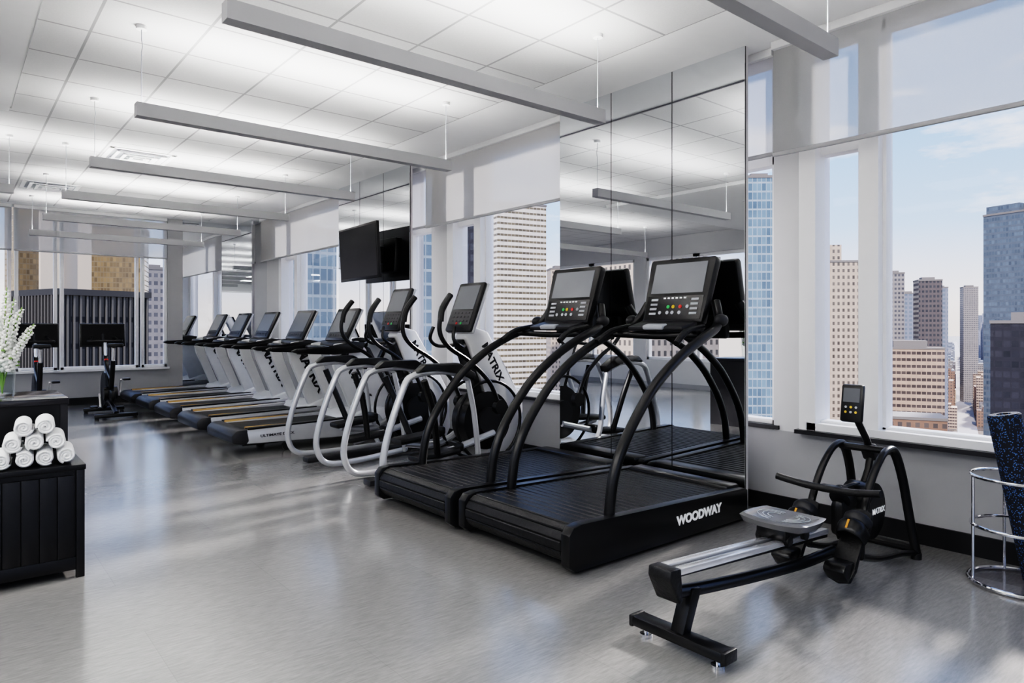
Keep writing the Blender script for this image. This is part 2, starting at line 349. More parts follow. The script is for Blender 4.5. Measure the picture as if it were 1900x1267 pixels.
for i, (x, y) in enumerate([(-.5, .6), (-.9, 2.6), (-1, -1.4), (-1, 4.6), (-2.4, .6), (-2.4, 3.6)]):  # panels added above and behind the camera to give downward fill light
    t = thing('ceiling_light', ['recessed light panel in the soffit above and left of the camera', 'recessed light panel in the soffit before the towel cabinet', 'recessed light panel in the soffit behind the camera', 'recessed light panel in the soffit over the flowers', 'recessed light panel near the left wall beside the camera', 'recessed light panel near the left wall window'][i], 'ceiling light', (x, y, H-.05))
    MB().bx(-.33, .33, -.63, .63, -.012, 0, .003).build('trim_frame', frame_m, t); MB().bx(-.3, .3, -.6, .6, -.016, -.012).build('lens', fill_lamp, t)
def vent(x, y, label):
    t = thing('ceiling_vent', label, 'ceiling vent', (x, y, H-.012), 0, 'square ceiling vents')
    f = MB()
    for k, (r, z) in enumerate(((.3, -.004), (.23, -.016), (.16, -.026), (.09, -.032))):
        for s in (-1, 1):
            f.box((s*(r-.02), 0, z), (.045, 2*r, .006), rot=(0, s*.35 if k else 0, 0)); f.box((0, s*(r-.02), z), (2*r, .045, .006), rot=(-s*.35 if k else 0, 0, 0))
    f.build('louvers', frame_m, t); MB().bx(-.27, .27, -.27, .27, -.002, 0).build('backing', greyb, t)
vent(1.53, 7.95, 'square ceiling vent in the middle of the tiled ceiling')
vent(1.0, 10.35, 'square ceiling vent toward the far windows')
# ------------------------------------------------------------------ television
tv = thing('television', 'black flat screen television tilted out from the mirrored column', 'television', (3.70, 7.24, 1.74))
MB().box((0, 0, .315), (.035, 1.05, .63), bev=.006).build('housing', black, tv)
MB().box((-.0185, 0, .32), (.002, 1.0, .575)).build('screen', screen, tv)
MB().box((.06, 0, .3), (.09, .5, .4), bev=.01).build('rear_cover', black, tv)
MB().box((.145, 0, .3), (.1, .08, .2), bev=.005).build('wall_bracket', black, tv)
tv.rotation_euler = (0, -.05, -.05)
# ------------------------------------------------------------------ large black treadmills
def slat_treadmill(label):
    t = thing('treadmill', label, 'treadmill', (2.29, 2.785, 0), 0, 'large black slat belt treadmills')
    hw = .458
    for s in (-1, 1):
        y0, y1 = sorted((s*hw, s*(hw-.06)))
        MB().prism([(.03, .02), (1.52, .02), (1.53, .05), (1.53, .19), (1.50, .205), (.08, .243), (.02, .235), (-.01, .2), (-.01, .05)], y0, y1, 'y', .004).build('side_panel', black, t)
    b = MB()
    n = 25
    for k in range(n): b.box((.12+k*.055, 0, .222-.0014*k), (.047, 2*(hw-.065), .018), bev=.005, seg=1)
    for k in range(6):
        a = PI/2+k*PI/6; b.box((.085+.088*math.cos(a), 0, .137+.088*math.sin(a)), (.046, 2*(hw-.065), .018), rot=(0, -(a-PI/2), 0), bev=.005, seg=1)
    b.build('running_belt', rubber, t)
    MB().bx(.1, 1.48, -hw+.07, hw-.07, .05, .17).build('base_frame', black, t)
    MB().box((1.47, 0, .17), (.14, 2*hw-.12, .1), bev=.02).build('front_cover', black, t)
    for x in (.2, 1.4):
        for s in (-1, 1): MB().cyl((x, s*.36, 0), (x, s*.36, .05), .03).build('levelling_foot', rubber, t)
    for s in (-1, 1):
        y = s*.395
        MB().tube([(.33, y, .16), (.345, y, .3), (.37, y, .42), (.435, y, .56), (.545, y, .71), (.70, y, .87), (.92, y, 1.02), (1.16, y*.98, 1.13), (1.34, y*.9, 1.19), (1.43, y*.8, 1.26), (1.47, y*.68, 1.36)], .029, 14, n=5).build('handrail', black, t)
        MB().tube([(1.0, y*.8, 1.10), (1.12, y*.76, 1.17), (1.3, y*.74, 1.2)], .02, 10, n=4).build('grip', rubber, t)
        MB().ball((1.40, y*.9, 1.24), .045, (1.3, .8, .9), 14, 10).build('joint_cover', darkgrey, t)
    MB().tube([(1.2, -.34, 1.15), (1.22, 0, 1.14), (1.2, .34, 1.15)], .022, 12, n=5).build('cross_bar', black, t)
    c = MB().prism([(-.235, -.22), (.235, -.22), (.26, .2), (.25, .225), (-.25, .225), (-.26, .2)], -.03, .03, 'x', .01)
    R = Matrix.Translation((1.43, -.02, 1.43)) @ Matrix.Rotation(.3, 4, 'Y')
    co = c.build('console', black, t); co.matrix_local = R
    MB().bx(-.034, -.03, -.205, .205, -.02, .19).build('display', screen3, co)
    MB().bx(-.033, -.03, -.22, .22, -.2, -.04).build('keypad', blackg, co)
    for (yy, zz, m) in ((.04, -.115, green), (0, -.115, yellow), (-.055, -.115, red), (.04, -.155, greyb), (0, -.155, greyb), (-.055, -.155, greyb), (.1, -.155, greyb), (-.11, -.115, greyb)):
        MB().cyl((-.037, yy, zz), (-.033, yy, zz), .012, 14).build('button', m, co)
    for s in (-1, 1):
        for i in range(4): MB().box((-.0345, s*(.16), -.065-i*.032), (.003, .055, .014)).build('key', greyb, co)
    for i in range(6): MB().box((-.0345, .08-.032*i, -.055), (.003, .018, .01)).build('indicator', white, co)
    MB().box((1.27, 0, 1.205), (.17, .44, .035), rot=(0, -.25, 0), bev=.015).build('accessory_tray', darkgrey, t)
    MB().box((1.2, 0, 1.2), (.06, .16, .03), rot=(0, -.25, 0), bev=.01).build('pulse_pad', greyb, t)
    MB().box((1.46, 0, 1.2), (.06, .36, .16), bev=.02).build('console_bracket', black, t)
    text('lettering', 'WOODWAY', .070, white, t, (1.03, -hw-.0015, .125), rot_side(0.02), .0032, 1.05)
    return t
wt = slat_treadmill('large black treadmill with a slat belt and arched handrails, nearest the camera')
dup(wt, (2.27, 3.755, 0), 'large black slat belt treadmill between the nearest one and the cross trainers')
# ------------------------------------------------------------------ silver treadmills
def gym_treadmill(label):
    t = thing('treadmill', label, 'treadmill', (2.05, 6.9, 0), 0, 'silver and black treadmills in a row')
    hw = .40
    MB().bx(.06, 1.3, -.28, .28, .19, .225).build('running_belt', rubber, t)
    MB().bx(.1, 1.6, -.3, .3, .07, .19).build('base_frame', black, t)
    for s in (-1, 1):
        y0, y1 = sorted((s*.29, s*hw))
        MB().prism([(.06, .1), (1.55, .06), (1.6, .12), (1.5, .27), (.1, .232), (.04, .2)], y0, y1, 'y', .015).build('side_rail', silver, t)
        y0, y1 = sorted((s*.300, s*(.314)))
        MB().bx(.12, 1.3, y0, y1, .230, .252).build('accent_stripe', tan, t)
        y0, y1 = sorted((s*.317, s*(hw-.002)))
        MB().prism([(.12, .230), (1.3, .256), (1.3, .268), (.12, .246)], y0, y1, 'y').build('foot_rail_tread', black, t)
        MB().cyl((.5, s*.34, .04), (.5, s*.38, .04), .04).build('wheel', rubber, t)
    MB().prism([(-.02, .11), (.10, .09), (.14, .12), (.12, .24), (.02, .235), (-.03, .19)], -hw-.004, hw+.004, 'y', .02).build('rear_cap', darkgrey, t)
    MB().prism([(1.15, .2), (1.75, .12), (1.8, .2), (1.72, .3), (1.45, .36), (1.2, .27)], -.38, .38, 'y', .03).build('motor_hood', silverw, t)
    MB().cyl((1.6, -.3, .05), (1.6, .3, .05), .05).build('front_wheel', rubber, t)
    for s in (-1, 1):
        y0, y1 = sorted((s*.25, s*.31))
        MB().prism([(1.24, .28), (1.70, .24), (1.75, .34), (1.40, .95), (1.30, 1.05), (1.04, 1.02), (.99, .93), (1.03, .78)], y0, y1, 'y', .012).build('upright', silverw, t)
        y0, y1 = sorted((s*.245, s*.318))
        MB().prism([(1.72, .25), (1.75, .26), (1.78, .34), (1.43, .97), (1.38, 1.0), (1.39, .94), (1.73, .34)], y0, y1, 'y', .006).build('upright_edge', black, t)
        MB().prism([(.55, .955), (.62, .93), (1.0, .915), (1.3, .93), (1.35, 1.03), (1.2, 1.05), (.95, .98), (.6, .98)], *sorted((s*.32, s*.385)), 'y', .015).build('arm_rest', black, t)
    MB().prism([(1.35, .3), (1.40, .3), (1.20, .8), (1.16, .95), (1.12, .93), (1.16, .78)], -.252, .252, 'y', .008).build('front_panel', silver, t)
    MB().tube([(1.0, -.34, .97), (.93, 0, .99), (1.0, .34, .97)], .022, 10, n=5).build('cross_bar', black, t)
    MB().box((1.22, 0, 1.0), (.2, .66, .08), bev=.03).build('dash', darkgrey, t)
    R = Matrix.Translation((1.27, 0, 1.22)) @ Matrix.Rotation(.45, 4, 'Y')
    co = MB().box((0, 0, 0), (.035, .52, .39), bev=.015).build('console', black, t); co.matrix_local = R
    MB().box((.025, 0, 0), (.03, .525, .395), bev=.014).build('console_back', silver, co)
    MB().box((-.02, 0, .03), (.004, .42, .25)).build('display', screen2, co)
    k = MB().box((-.0185, 0, -.135), (.003, .38, .06))
    for i in range(6): k.box((-.021, .15-.06*i, -.135), (.004, .035, .02))
    k.build('keypad', darkgrey, co)
    text('lettering', 'MATRIX', .15, dprint, t, (1.26, -.316, .68), rot_side(math.radians(-61)), .005, 1.05)
    text('deck_lettering', 'ULTIMATE DECK', .034, dprint, t, (.40, -.4015, .165), rot_side(.01), .0006, 1.3)
    return t
mt = gym_treadmill('silver and black treadmill nearest the camera in its row, beside the cross trainers')
for y, lb in ((8.05, 'second silver and black treadmill counted from the cross trainers'), (9.2, 'middle treadmill of the silver and black row'), (10.3, 'second silver and black treadmill counted from the far mirror'), (11.4, 'silver and black treadmill at the far end of the row beside the far wall')):
    dup(mt, (2.05, y, 0), lb)
# ------------------------------------------------------------------ cross trainers
def trainer(label):
    t = thing('cross_trainer', label, 'cross trainer', (2.3, 4.6, 0), 0, 'silver cross trainers')
    for s in (-1, 1):
        y = s*.31
        MB().tube([(.80, y, .80), (.62, y, .86), (.42, y, .86), (.30, y, .835), (.24, y, .77), (.13, y, .50), (.07, y, .27), (.085, y, .14), (.15, y, .06), (.28, y, .035), (.6, y*.85, .04), (1.0, y*.6, .06)], .029, 12, n=4, flat=.85, up=(0, 1, 0)).build('side_frame', silver, t)
        MB().tube([(.80, y, .80), (.86, y, .55), (.90, y, .25), (.95, y*.8, .06)], .026, 10, n=4, flat=.8, up=(0, 1, 0)).build('side_strut', silver, t)
        MB().prism([(.32, .86), (.40, .925), (.7, .925), (.86, .84), (.84, .78), (.68, .86), (.5, .875)], *sorted((y-.045, y+.045)), 'y', .015).build('arm_cover', black, t)
        y = s*.13
        MB().box((.62, y, .26+.05*s), (.4, .17, .05), rot=(0, -.08, 0), bev=.02).build('pedal', rubber, t)
        MB().box((.82, y, .3+.05*s), (.05, .17, .07), bev=.02).build('toe_guard', black, t)
        MB().tube([(.5, y, .22+.05*s), (.85, y, .24), (1.2, y, .38+.06*s)], .028, 10, n=4).build('pedal_arm', silver, t)
        MB().tube([(.42, s*.29, .80), (.52, s*.26, .55), (.6, s*.2, .26+.05*s)], .026, 10, n=4).build('swing_link', black, t)
        y = s*.27
        MB().tube([(1.15, y, .55), (1.05, y, .75), (.86, y, .92), (.66, y, 1.04), (.575, y, 1.15), (.585, y, 1.29), (.68, y*.96, 1.44)], .018, 10, n=6).build('moving_handle', black, t)
        MB().tube([(.58, y, 1.24), (.60, y*.98, 1.34), (.68, y*.96, 1.445)], .024, 10, n=4).build('handle_grip', rubber, t)
        MB().tube([(.95, s*.06, 1.05), (.85, s*.17, 1.04), (.77, s*.17, 1.10), (.79, s*.15, 1.2)], .015, 8, n=5).build('fixed_grip', black, t)
        MB().cyl((1.15, s*.25, .55), (1.15, s*.30, .55), .06, 20).build('pivot_cover', black, t)
        MB().ring((1.17, s*.115, .42), .33, .013, 'y').build('wheel_guard', black, t)
    MB().cyl((1.17, -.09, .42), (1.17, .09, .42), .24, 40).build('flywheel_housing', black, t)
    MB().cyl((1.17, -.125, .42), (1.17, .125, .42), .11, 30).build('crank_disc', darkgrey, t)
    MB().prism([(1.15, .06), (1.50, .05), (1.58, .2), (1.56, .55), (1.39, .82), (1.18, 1.16), (1.02, 1.2), (.95, 1.12), (1.09, .8), (1.22, .5)], -.085, .085, 'y', .02).build('tower', silverw, t)
    MB().prism([(.95, 1.10), (1.1, .78), (1.17, .5), (1.12, .5), (1.04, .78), (.91, 1.08)], -.06, .06, 'y', .01).build('tower_front', black, t)
    MB().box((.8, 0, .04), (1.4, .12, .05), bev=.015).build('base_beam', darkgrey, t)
    MB().box((1.48, 0, .035), (.08, .6, .05), bev=.015).build('front_foot', black, t)
    co = MB().box((0, 0, 0), (.035, .36, .44), bev=.02).build('console', black, t)
    co.matrix_local = Matrix.Translation((1.01, 0, 1.36)) @ Matrix.Rotation(.38, 4, 'Y')
    MB().box((.025, 0, 0), (.03, .365, .445), bev=.014).build('console_back', silver, co)
    MB().box((-.02, 0, .08), (.004, .28, .21)).build('display', screen2, co)
    k = MB().box((-.0185, 0, -.10), (.003, .29, .12))
    for i in range(5):
        for j in range(3): k.box((-.021, .1-.05*i, -.06-.035*j), (.004, .022, .012))
    k.build('keypad', darkgrey, co)
    for i in range(2): MB().cyl((-.023, .03-.06*i, -.15), (-.019, .03-.06*i, -.15), .011, 12).build('quick_key', (red, green)[i], co)
    text('lettering', 'MATRIX', .092, dprint, t, (1.225, -.0865, .90), rot_side(math.radians(-60)), .003, 1.1)
    return t
et = trainer('silver cross trainer between the large black treadmills and its twin')
dup(et, (2.3, 5.73, 0), 'silver cross trainer next to the row of silver treadmills')
# ------------------------------------------------------------------ exercise bikes (built facing +X)
def bike(label, loc, rz):
    t = thing('exercise_bike', label, 'exercise bike', loc, rz, 'exercise bikes by the far windows')
    MB().box((-.45, 0, .045), (.07, .5, .05), bev=.01).build('rear_foot', black, t)
    MB().box((.45, 0, .045), (.07, .5, .05), bev=.01).build('front_foot', black, t)
    for x in (-.45, .45):
        for s in (-1, 1): MB().cyl((x, s*.22, 0), (x, s*.22, .03), .025).build('levelling_foot', rubber, t)
    MB().tube([(-.45, 0, .07), (-.1, 0, .16), (.2, 0, .16), (.45, 0, .07)], .03, 10, n=4).build('base_beam', black, t)
    MB().cyl((.33, -.03, .34), (.33, .03, .34), .23, 36).build('flywheel', darkgrey, t)
    MB().ring((.33, 0, .34), .22, .02, 'y').build('flywheel_rim', alu, t)
    MB().tube([(-.22, 0, .75), (-.12, 0, .45), (0, 0, .25)], .03, 10).tube([(-.12, 0, .5), (.2, 0, .62), (.36, 0, .8)], .032, 10, n=4).tube([(0, 0, .25), (.2, 0, .62)], .028, 10).build('main_frame', black, t)
    MB().box((.0, 0, .3), (.5, .07, .16), rot=(0, -.1, 0), bev=.05).build('chain_guard', black, t)
    MB().cyl((-.2, 0, .7), (-.27, 0, .92), .02).build('seat_post', alu, t)
    MB().prism([(-.45, -.08), (-.38, -.1), (-.25, -.05), (-.12, -.015), (-.1, 0), (-.12, .015), (-.25, .05), (-.38, .1), (-.45, .08)], .93, .98, 'z', .015).build('saddle', rubber, t)
    MB().cyl((.33, 0, .75), (.38, 0, 1.0), .02).build('handlebar_post', alu, t)
    MB().tube([(.62, -.12, 1.08), (.45, -.16, 1.02), (.36, -.2, 1.0), (.34, 0, 1.0), (.36, .2, 1.0), (.45, .16, 1.02), (.62, .12, 1.08)], .016, 8, n=4).build('handlebar', rubber, t)
    MB().box((.30, 0, .72), (.04, .05, .07), bev=.01).build('resistance_knob', red, t)
    MB().cyl((0, -.08, .3), (0, .08, .3), .09, 24).build('crank', black, t)
    for s in (-1, 1):
        MB().box((s*.08, s*.11, .3-s*.1), (.03, .02, .2), rot=(0, s*.5, 0)).build('crank_arm', alu, t); MB().box((s*.13, s*.17, .3-s*.19), (.11, .09, .03), bev=.01).build('pedal', black, t)
    MB().cyl((.52, 0, .72), (.56, 0, 1.1), .018).build('screen_mast', black, t)
    MB().tube([(.36, 0, .8), (.52, 0, .74)], .018, 8).build('mast_arm', black, t)
    MB().box((.58, 0, 1.08), (.03, .56, .33), rot=(0, .12, 0), bev=.01).build('screen_housing', black, t)
    MB().box((.562, 0, 1.082), (.004, .52, .29), rot=(0, .12, 0)).build('display', screen, t)
    return t
bk = bike('black exercise bike with a wide screen standing alone before the far window', (1.7, 10.6, 0), PI/2)
dup(bk, (.9, 10.6, 0), 'black exercise bike partly hidden behind the white flowers')
# ------------------------------------------------------------------ rowing machine
rw = thing('rowing_machine', 'black rowing machine with an aluminium rail below the right window', 'rowing machine', (2.0, 1.55, 0))
MB().box((.09, 0, .055), (.075, .42, .04), bev=.01).build('rear_foot', black, rw)
for s in (-1, 1):
    MB().box((.09, s*.205, .055), (.078, .02, .045), bev=.006).build('foot_end_cap', rubber, rw)
    MB().cyl((.09, s*.16, .012), (.09, s*.16, .04), .008).cyl((.09, s*.16, 0), (.09, s*.16, .012), .024, 20).build('levelling_foot', chrome, rw)
MB().prism([(.065, .07), (.115, .07), (.185, .22), (.13, .225)], -.03, .03, 'y', .006).build('rear_leg', black, rw)
MB().prism([(-.01, .318), (0, .30), (1.15, .222), (1.15, .245)], -.042, .042, 'y', .003).build('rail_beam', black, rw)
MB().prism([(-.015, .308), (1.15, .238), (1.15, .262), (-.015, .332)], -.047, -.014, 'y', .003).prism([(-.015, .308), (1.15, .238), (1.15, .262), (-.015, .332)], .014, .047, 'y', .003).prism([(-.01, .306), (1.15, .236), (1.15, .246), (-.01, .316)], -.015, .015, 'y').build('slide_track', alu, rw)
MB().tube([(.02, 0, .235), (.2, 0, .205), (.6, 0, .160), (1.0, 0, .125), (1.3, 0, .12)], .026, 12, n=5, flat=.75).build('lower_frame', black, rw)
MB().prism([(-.03, .335), (-.035, .3), (.015, .205), (.04, .205), (.03, .333)], -.052, .052, 'y', .008).build('rail_end_cap', rubber, rw)
# contoured seat pad: raised rear lip, rounded corners, dished middle
sb = bmesh.new(); NX, NY = 16, 20; top = []; bot = []
for i in range(NX+1):
    rt, rb = [], []
    for j in range(NY+1):
        u = i/NX*2-1; v = j/NY*2-1
        x = .82+.135*u*math.sqrt(max(0, 1-.32*v*v)); y = .16*v*math.sqrt(max(0, 1-.22*u*u))
        ed = max(abs(u), abs(v)); lip = .010*max(0, ed-.7)/.3
        z = .368+lip-.006*(1-v*v)-(.008 if ed > .99 else 0)+(.008 if u < -.5 and ed < .99 else 0)*(-u-.5)*2
        rt.append(sb.verts.new((x, y, z))); rb.append(sb.verts.new((.82+(x-.82)*.9, y*.9, .340)))
    top.append(rt); bot.append(rb)
for i in range(NX):
    for j in range(NY):
        sb.faces.new((top[i][j], top[i+1][j], top[i+1][j+1], top[i][j+1])); sb.faces.new((bot[i][j], bot[i][j+1], bot[i+1][j+1], bot[i+1][j]))
for i in range(NX):
    for j, in ((0,), (NY,)): sb.faces.new((top[i][j], top[i+1][j], bot[i+1][j], bot[i][j]))
for j in range(NY):
    for i in (0, NX): sb.faces.new((top[i][j], top[i][j+1], bot[i][j+1], bot[i][j]))
q = MB(); q.bm.free(); q.bm = sb
seat = q.build('seat', pm('seat_pad_grey', (.13, .13, .135), .25), rw, 60)
gr = MB()
for s in (-1, 1):
    for r in (.045, .07, .095): gr.tube([(.83+r*.75*math.cos(a*PI/8), s*.03+s*r*.9*abs(math.sin(a*PI/8)), .3655+.0055*(r/.095)*math.sin(a*PI/8)) for a in range(9)], .0016, 6)
gr.build('seat_groove', greyb, seat)
MB().box((.82, 0, .315), (.2, .14, .05), bev=.012).build('seat_carriage', black, rw)
for x in (.75, .89):
    for s in (-1, 1): MB().cyl((x, s*.055, .29), (x, s*.075, .29), .022).build('seat_roller', rubber, rw)
for s in (-1, 1):
    y = s*.125
    f = MB().prism([(-.18, -.05), (-.12, -.06), (.02, -.045), (.10, -.065), (.17, -.05), (.185, 0), (.17, .05), (.10, .065), (.02, .045), (-.12, .06), (-.18, .05), (-.195, 0)], -.012, .012, 'z', .006).build('footplate', rubber, rw); f.matrix_local = Matrix.Translation((1.20, y, .20)) @ Matrix.Rotation(-.85, 4, 'Y')
    MB().prism([(-.19, .0), (-.18, .08), (-.14, .085), (-.08, .01)], -.05, .05, 'y', .012).build('heel_cup', black, f)
    MB().tube([(.04, -.06, 0), (.05, -.05, .06), (.055, 0, .085), (.05, .05, .06), (.04, .06, 0)], .035, 10, n=4, flat=.22, up=(1, 0, 0)).build('foot_strap', black, f)
    MB().tube([(.11, -.06, 0), (.115, -.045, .045), (.12, 0, .065), (.115, .045, .045), (.11, .06, 0)], .022, 10, n=4, flat=.25, up=(1, 0, 0)).build('toe_strap', darkgrey, f)
    MB().box((.054, 0, .094), (.045, .010, .003), bev=.001).build('strap_mark', orange, f)
MB().cyl((1.60, -.06, .27), (1.60, .06, .27), .14, 40).build('flywheel_housing', black, rw)
MB().cyl((1.60, -.07, .27), (1.60, .07, .27), .075, 32).build('flywheel_cover', darkgrey, rw)
MB().cyl((1.36, 0, .36), (1.40, 0, .38), .05, 24).build('resistance_dial', darkgrey, rw)
MB().box((1.42, 0, .27), (.2, .07, .18), bev=.03).build('front_body', black, rw)
text('lettering', 'MATRIX', .040, white, rw, (1.63, -.0715, .27), rot_side(0), .0008)
for s in (-1, 1):
    y = s*.125
    MB().tube([(1.30, y, .12), (1.31, y, .28), (1.39, y, .43), (1.50, y, .54), (1.60, y, .585), (1.69, y, .56), (1.77, y*1.05, .42), (1.83, y*1.15, .20), (1.86, y*1.3, .03)], .023, 12, n=6, flat=.75).build('side_arch', black, rw)
    MB().tube([(1.30, y, .12), (1.5, y, .07), (1.72, y*1.1, .05), (1.86, y*1.3, .03)], .016, 10, n=4).build('lower_strut', black, rw)
    MB().cyl((1.86, y*1.3, 0), (1.86, y*1.3, .03), .025).build('front_pad', rubber, rw)
MB().tube([(1.86, -.165, .05), (1.86, .165, .05)], .022, 10).build('front_foot', black, rw)
MB().tube([(1.64, -.125, .575), (1.64, .125, .575)], .018, 10).build('arch_bridge', black, rw)
MB().tube([(1.22, -.25, .45), (1.235, -.12, .43), (1.24, 0, .425), (1.235, .12, .43), (1.22, .25, .45)], .017, 12, n=4).build('pull_handle', rubber, rw)
MB().box((1.26, 0, .425), (.06, .1, .03), bev=.01).build('handle_hub', black, rw)
MB().box((1.4, 0, .41), (.3, .03, .004)).build('pull_strap', rubber, rw)
MB().tube([(1.60, 0, .36), (1.68, 0, .46), (1.71, 0, .55), (1.64, 0, .64), (1.52, 0, .76)], .022, 10, flat=.8).build('console_arm', black, rw)
MB().box((1.70, 0, .55), (.06, .07, .08), rot=(0, -.6, 0), bev=.015).build('arm_joint', darkgrey, rw)
rc = MB().box((0, 0, 0), (.03, .11, .19), bev=.012).build('console', black, rw); rc.matrix_local = Matrix.Translation((1.5, 0, .815)) @ Matrix.Rotation(.15, 4, 'Y')
MB().box((-.0165, 0, .04), (.003, .08, .07)).build('display', screen2, rc)
for i in range(3):
    for j in range(2): MB().cyl((-.018, .025-.025*i, -.02-.025*j), (-.015, .025-.025*i, -.02-.025*j), .006, 10).build('button', yellow if (i+j) % 2 else greyb, rc)
# ------------------------------------------------------------------ roller rack
rk = thing('roller_rack', 'round chrome wire rack at the right edge holding a foam roller', 'rack', (3.84, .93, 0))
MB().ring((0, 0, .50), .2, .008).build('top_ring', chrome, rk); MB().ring((0, 0, .27), .2, .008).build('middle_ring', chrome, rk); MB().ring((0, 0, .012), .21, .01).build('base_ring', chrome, rk)
for k in range(4):
    a = k*PI/2+.6; MB().cyl((.2*math.cos(a), .2*math.sin(a), .01), (.2*math.cos(a), .2*math.sin(a), .50), .007).build('upright_rod', chrome, rk)
MB().cyl((0, 0, .004), (0, 0, .012), .2, 40).build('base_plate', glass_mat('clear_plate'), rk)
def speck():
    m, t, b = nt('blue_speckled_foam'); tc = t.nodes.new('ShaderNodeTexCoord'); v = t.nodes.new('ShaderNodeTexVoronoi'); v.inputs['Scale'].default_value = 150
    lk(t, tc.outputs['Object'], v.inputs['Vector'])
    wn = t.nodes.new('ShaderNodeTexWhiteNoise'); lk(t, v.outputs['Color'], wn.inputs['Vector'])
    mk = math_(t, 'MULTIPLY', math_(t, 'LESS_THAN', v.outputs['Distance'], .40), math_(t, 'GREATER_THAN', wn.outputs[0], .5))
    lk(t, mixc(t, mk, (.014, .016, .024), (.08, .18, .40)), b.inputs['Base Color']); b.inputs['Roughness'].default_value = .8; return m
spk = speck()
def foam(p0, p1, label):
    a, b = Vector(p0), Vector(p1); d = b-a
    m = MB().lathe([(0, 0), (.062, 0), (.068, .006), (.068, d.length-.006), (.062, d.length), (.03, d.length), (.03, d.length-.02), (0, d.length-.02)], seg=32)
    o = m.build('foam_roller', spk); o.location = a; o.rotation_euler = d.to_track_quat('Z', 'Y').to_euler(); return tag(o, label, 'foam roller')
foam((3.88, .87, .03), (3.83, 1.0, .79), 'black foam roller with blue speckles leaning in the wire rack')
# ------------------------------------------------------------------ towel cabinet
cb = thing('towel_cabinet', 'low black panelled cabinet with rolled towels on top', 'cabinet', (0, 3.84, 0))
MB().bx(-.6, .5, .02, .5, .035, .52).build('body', cabm, cb)
MB().bx(-.62, .515, -.005, .51, .515, .54, .004).build('top', cabm, cb)
for k in range(15): MB().bx(-.58+k*.07+.001, -.58+(k+1)*.07-.001, .006, .022, .09, .49, .002).build('front_board', cabm, cb)
for x in (-.6, .475): MB().bx(x, x+.035, 0, .035, 0, .515, .003).build('corner_post', cabm, cb)
for x in (-.58, .46): MB().bx(x, x+.04, .45, .49, 0, .06).build('foot', cabm, cb)
MB().bx(-.57, .475, .003, .03, .04, .1, .003).build('bottom_rail', cabm, cb)
cc = thing('counter_cabinet', 'taller black cabinet under the white flowers behind the towels', 'cabinet', (0, 4.4, 0))
MB().bx(-.8, .47, 0, .55, 0, .78).build('body', cabm, cc); MB().bx(-.8, .51, -.01, .57, .78, .815, .003).build('countertop', pm('black_stone_top', (.03, .03, .035), .15), cc)
MB().bx(.471, .505, 0, .55, 0, .78).build('end_panel', darkgrey, cc)
def towel_mesh():
    m = MB(); n = 90; L = .24; turns = 3.0; prev = None; rr = random.Random(2)
    ph = [rr.uniform(0, 6) for _ in range(4)]
    for i in range(n+1):
        u = i/n; a = u*turns*2*PI; r = (.006+.037*u)*(1+.03*math.sin(2*a*.5+ph[0])*u+.03*math.sin(a*1.3+ph[1])*u); th = .0128
        p = (r*math.cos(a), r*math.sin(a)*.97, (r-th)*math.cos(a), (r-th)*math.sin(a)*.97)
        w = .003*math.sin(a*.7+ph[2])
        cur = [m.bm.verts.new((p[0], .005+w, p[1])), m.bm.verts.new(((p[0]+p[2])/2, -.002+w, (p[1]+p[3])/2)), m.bm.verts.new((p[2], .005+w, p[3])), m.bm.verts.new((p[2], L+w, p[3])), m.bm.verts.new((p[0], L+w, p[1]))]
        if prev:
            for k in range(5): m.bm.faces.new((prev[k], prev[(k+1) % 5], cur[(k+1) % 5], cur[k]))
        prev = cur
    return m
tw0 = None
rows = [(0, [(.440, 'at the right end'), (.356, 'second from the right'), (.272, 'third from the right'), (.188, 'at the left edge')], 'bottom'),
        (1, [(.398, 'on the right'), (.314, 'in the middle'), (.230, 'on the left')], 'middle'), (2, [(.356, 'on the right'), (.272, 'on the left')], 'top')]
for lev, xs, nm in rows:
    for x, ps in xs:
        z = .541+.042+lev*.073
        lb = 'rolled white towel in the pyramid, %s row, %s' % (nm, ps)
        if tw0 is None: tw0 = tag(towel_mesh().build('rolled_towel', towelm, ang=80), lb, 'towel', 'rolled white towels on the cabinet'); o = tw0
        else: o = tw0.copy(); COL.objects.link(o); o['label'] = lb
        o.location = (x, 3.87, z); o.rotation_euler = (Matrix.Rotation(-.085, 4, 'Z') @ Matrix.Rotation(random.uniform(0, 6), 4, 'Y')).to_euler()
